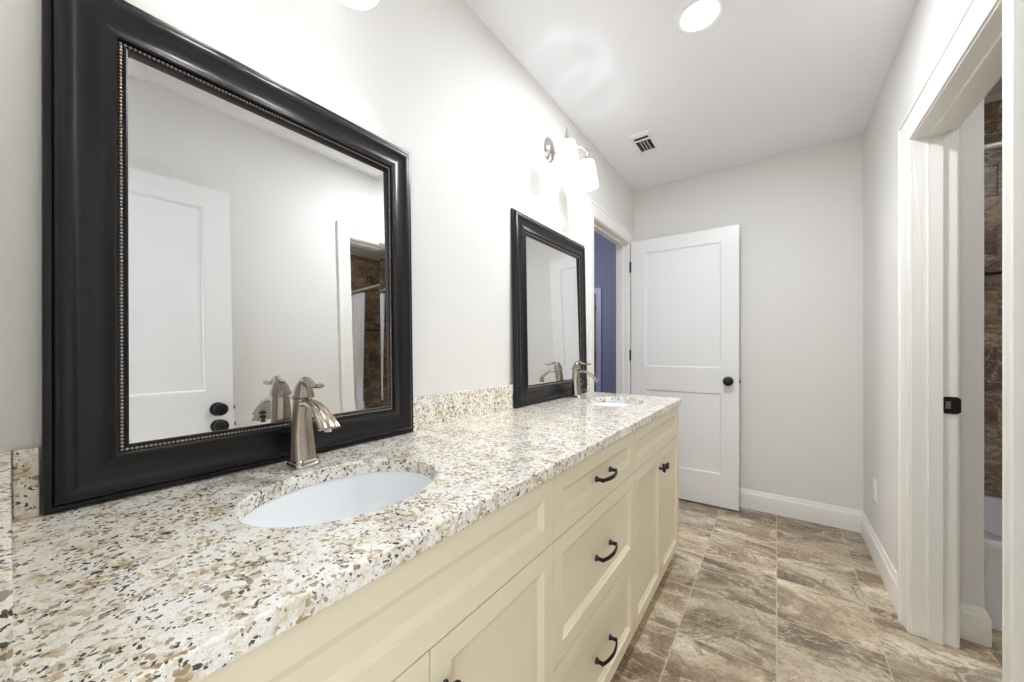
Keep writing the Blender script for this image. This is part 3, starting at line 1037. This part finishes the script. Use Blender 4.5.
# wall outlet
r = thing('wall_outlet', 'white outlet plate low on the right wall between baseboard and doorway', 'outlet', (W, 2.84, 0.388))
bm = boxes((-0.006, 0, -0.035, 0.035, -0.057, 0.057))
obj('cover_plate', bm, M['plastic'], r, bevel=0.002)
for z in (-0.020, 0.020):
    bm = bmesh.new()
    n = 24
    rows = []
    for x in (-0.006, -0.0078):
        rows.append([(x, 0.0165 * math.cos(2 * PI * j / n), z + max(-0.0135, min(0.0135, 0.0165 * math.sin(2 * PI * j / n)))) for j in range(n)])
    strip(bm, rows, closed=True, cap=True)
    so = obj('socket', bm, M['plastic'], r)
    for yy in (-0.006, 0.006):
        obj('slot', boxes((-0.0080, -0.0077, yy - 0.001, yy + 0.001, z - 0.002, z + 0.006)), M['dark'], so)

# ------------------------------------------------------------------ tub alcove
TUBY0, TUBY1 = 2.40, TY1 - 0.012
struct('wall_tub_tile_back', boxes((STUB_X + 0.010, TX1 - 0.010, TY1 - 0.010, TY1, 0.36, 2.515)), M['tub_tile'])
struct('wall_tub_tile_end', boxes((TX1 - 0.010, TX1, 2.36, TY1, 0.36, 2.515)), M['tub_tile_end'])
struct('wall_tub_tile_near', boxes((STUB_X, STUB_X + 0.010, 2.40, TY1, 0.36, 2.515)), M['tub_tile_end'])
# dark liner strip round the tiles
bm = bmesh.new()
for (a, b) in (((STUB_X + 0.0105, TY1 - 0.0235), (TX1 - 0.0245, TY1 - 0.0105)),):
    box(bm, a[0], b[0], a[1], b[1], 1.578, 1.592)
box(bm, TX1 - 0.0235, TX1 - 0.0105, 2.62, TY1 - 0.0245, 1.578, 1.592)
struct('trim_7', bm, M['black'], bevel=0.003)


def rrect(x0, x1, y0, y1, r, z, n=6):
    pts = []
    for cx, cy, a0 in ((x1 - r, y0 + r, -PI / 2), (x1 - r, y1 - r, 0), (x0 + r, y1 - r, PI / 2), (x0 + r, y0 + r, PI)):
        for k in range(n + 1):
            a = a0 + k / n * PI / 2
            pts.append((cx + r * math.cos(a), cy + r * math.sin(a), z))
    return pts


bm = bmesh.new()
x0, x1, y0, y1 = STUB_X + 0.0115, TX1 - 0.0115, TUBY0, TUBY1
rows = [rrect(x0, x1, y0 + 0.018, y1, 0.004, 0.001), rrect(x0, x1, y0 + 0.018, y1, 0.004, 0.30), rrect(x0, x1, y0 + 0.004, y1, 0.004, 0.335),
        rrect(x0, x1, y0, y1, 0.006, 0.350), rrect(x0, x1, y0, y1, 0.006, 0.366), rrect(x0 + 0.004, x1 - 0.004, y0 + 0.006, y1 - 0.003, 0.01, 0.3755),
        rrect(x0 + 0.05, x1 - 0.05, y0 + 0.055, y1 - 0.035, 0.10, 0.377), rrect(x0 + 0.07, x1 - 0.07, y0 + 0.07, y1 - 0.05, 0.12, 0.36),
        rrect(x0 + 0.10, x1 - 0.13, y0 + 0.085, y1 - 0.065, 0.13, 0.16), rrect(x0 + 0.16, x1 - 0.20, y0 + 0.11, y1 - 0.09, 0.14, 0.08), rrect(x0 + 0.26, x1 - 0.30, y0 + 0.18, y1 - 0.16, 0.12, 0.065)]
strip(bm, rows, closed=True, cap=True)
tag(obj('bathtub', bm, M['tub'], smooth=40), 'white bathtub in the brown tiled alcove beyond the right doorway', 'bathtub')

# rod, curtain, rings
r = thing('shower_rod', 'chrome shower curtain rod across the tub alcove', 'curtain rod', (STUB_X, 2.425, 2.026))
bm = bmesh.new()
Lr = TX1 - STUB_X
tube(bm, [(0.012, 0, 0), (Lr - 0.012, 0, 0)], 0.0125, 16)
obj('rod', bm, M['rod'], r, smooth=40)
for x, ax in ((0.0105, 'x'), (Lr - 0.0105, '-x')):
    bm = bmesh.new()
    lathe(bm, [(0, 0), (0.030, 0), (0.030, 0.004), (0.018, 0.012), (0.0135, 0.024), (0, 0.024)], 24, ax, (x, 0, 0))
    obj('rod_flange', bm, M['chrome'], r, smooth=40)

r = thing('shower_curtain', 'white gathered shower curtain hanging from the rod, seen in the near mirror', 'curtain', (3.0, 2.425, 2.0))
bm = bmesh.new()
rows = []
nz, nx = 14, 110
for i in range(nz + 1):
    f = i / nz
    z = -0.0145 - f * 1.70
    row = []
    for j in range(nx + 1):
        s = j / nx
        x = -0.10 + s * (0.29 + 0.02 * f)
        amp = 0.020 + 0.012 * f
        y = amp * math.sin(s * 2 * PI * 8 + 0.4 * math.sin(f * 3)) + 0.006 * math.sin(s * 31 + f * 2) - 0.075 * min(1, f * 1.5)
        row.append((x, y, z))
    rows.append(row)
strip(bm, rows)
cu = obj('curtain_cloth', bm, M['curtain'], r, smooth=80, recalc=False)
so = cu.modifiers.new('solid', 'SOLIDIFY'); so.thickness = 0.0015
for j in range(8):
    bm = bmesh.new()
    x = -0.085 + j * 0.037
    pts = [(x, 0.020 * math.cos(a), 0.022 + (0.036 if math.sin(a) < 0 else 0.020) * math.sin(a)) for a in [2 * PI * k / 16 for k in range(17)]]
    tube(bm, pts, 0.0016, 6, up=Vector((1, 0, 0)))
    obj('curtain_ring', bm, M['chrome'], r, smooth=60)

# ------------------------------------------------------------------ bedroom beyond: a pale door casing on the blue wall
bx1 = -1.195
bm = bmesh.new()
corners = [(bx1, 0), (bx1, 2.13), (bx1 - 0.95, 2.13), (bx1 - 0.95, 0)]
mitred(bm, CAS, corners, [(-1, 0), (-1, -1), (1, -1), (1, 0)], lambda s, t, d: (s, BY1 - d, t), closed=False)
struct('trim_8', bm, M['blue_trim'], smooth=35)
r = thing('closet_door', 'brownish closed door in the blue bedroom, glimpsed past the far mirror', 'door', (bx1 - 0.092, BY1 - 0.001, 0.01))
bm = bmesh.new()
panel_front(bm, lambda s, t, d: (-s, -d, t), 0.765, 2.025, 0.02, [(0.11, 0.655, 0.235, 0.835), (0.11, 0.655, 1.02, 1.92)], 0.008, 0.006, lip=0.003)
obj('door_leaf', bm, M['brownwood'], r)
for hz in (0.25, 1.08, 1.80):
    bm = bmesh.new()
    lathe(bm, [(0, hz - 0.045), (0.007, hz - 0.045), (0.007, hz + 0.045), (0, hz + 0.045)], 12, 'z', (-0.004, -0.027, 0))
    obj('hinge', bm, M['black'], r, smooth=40)
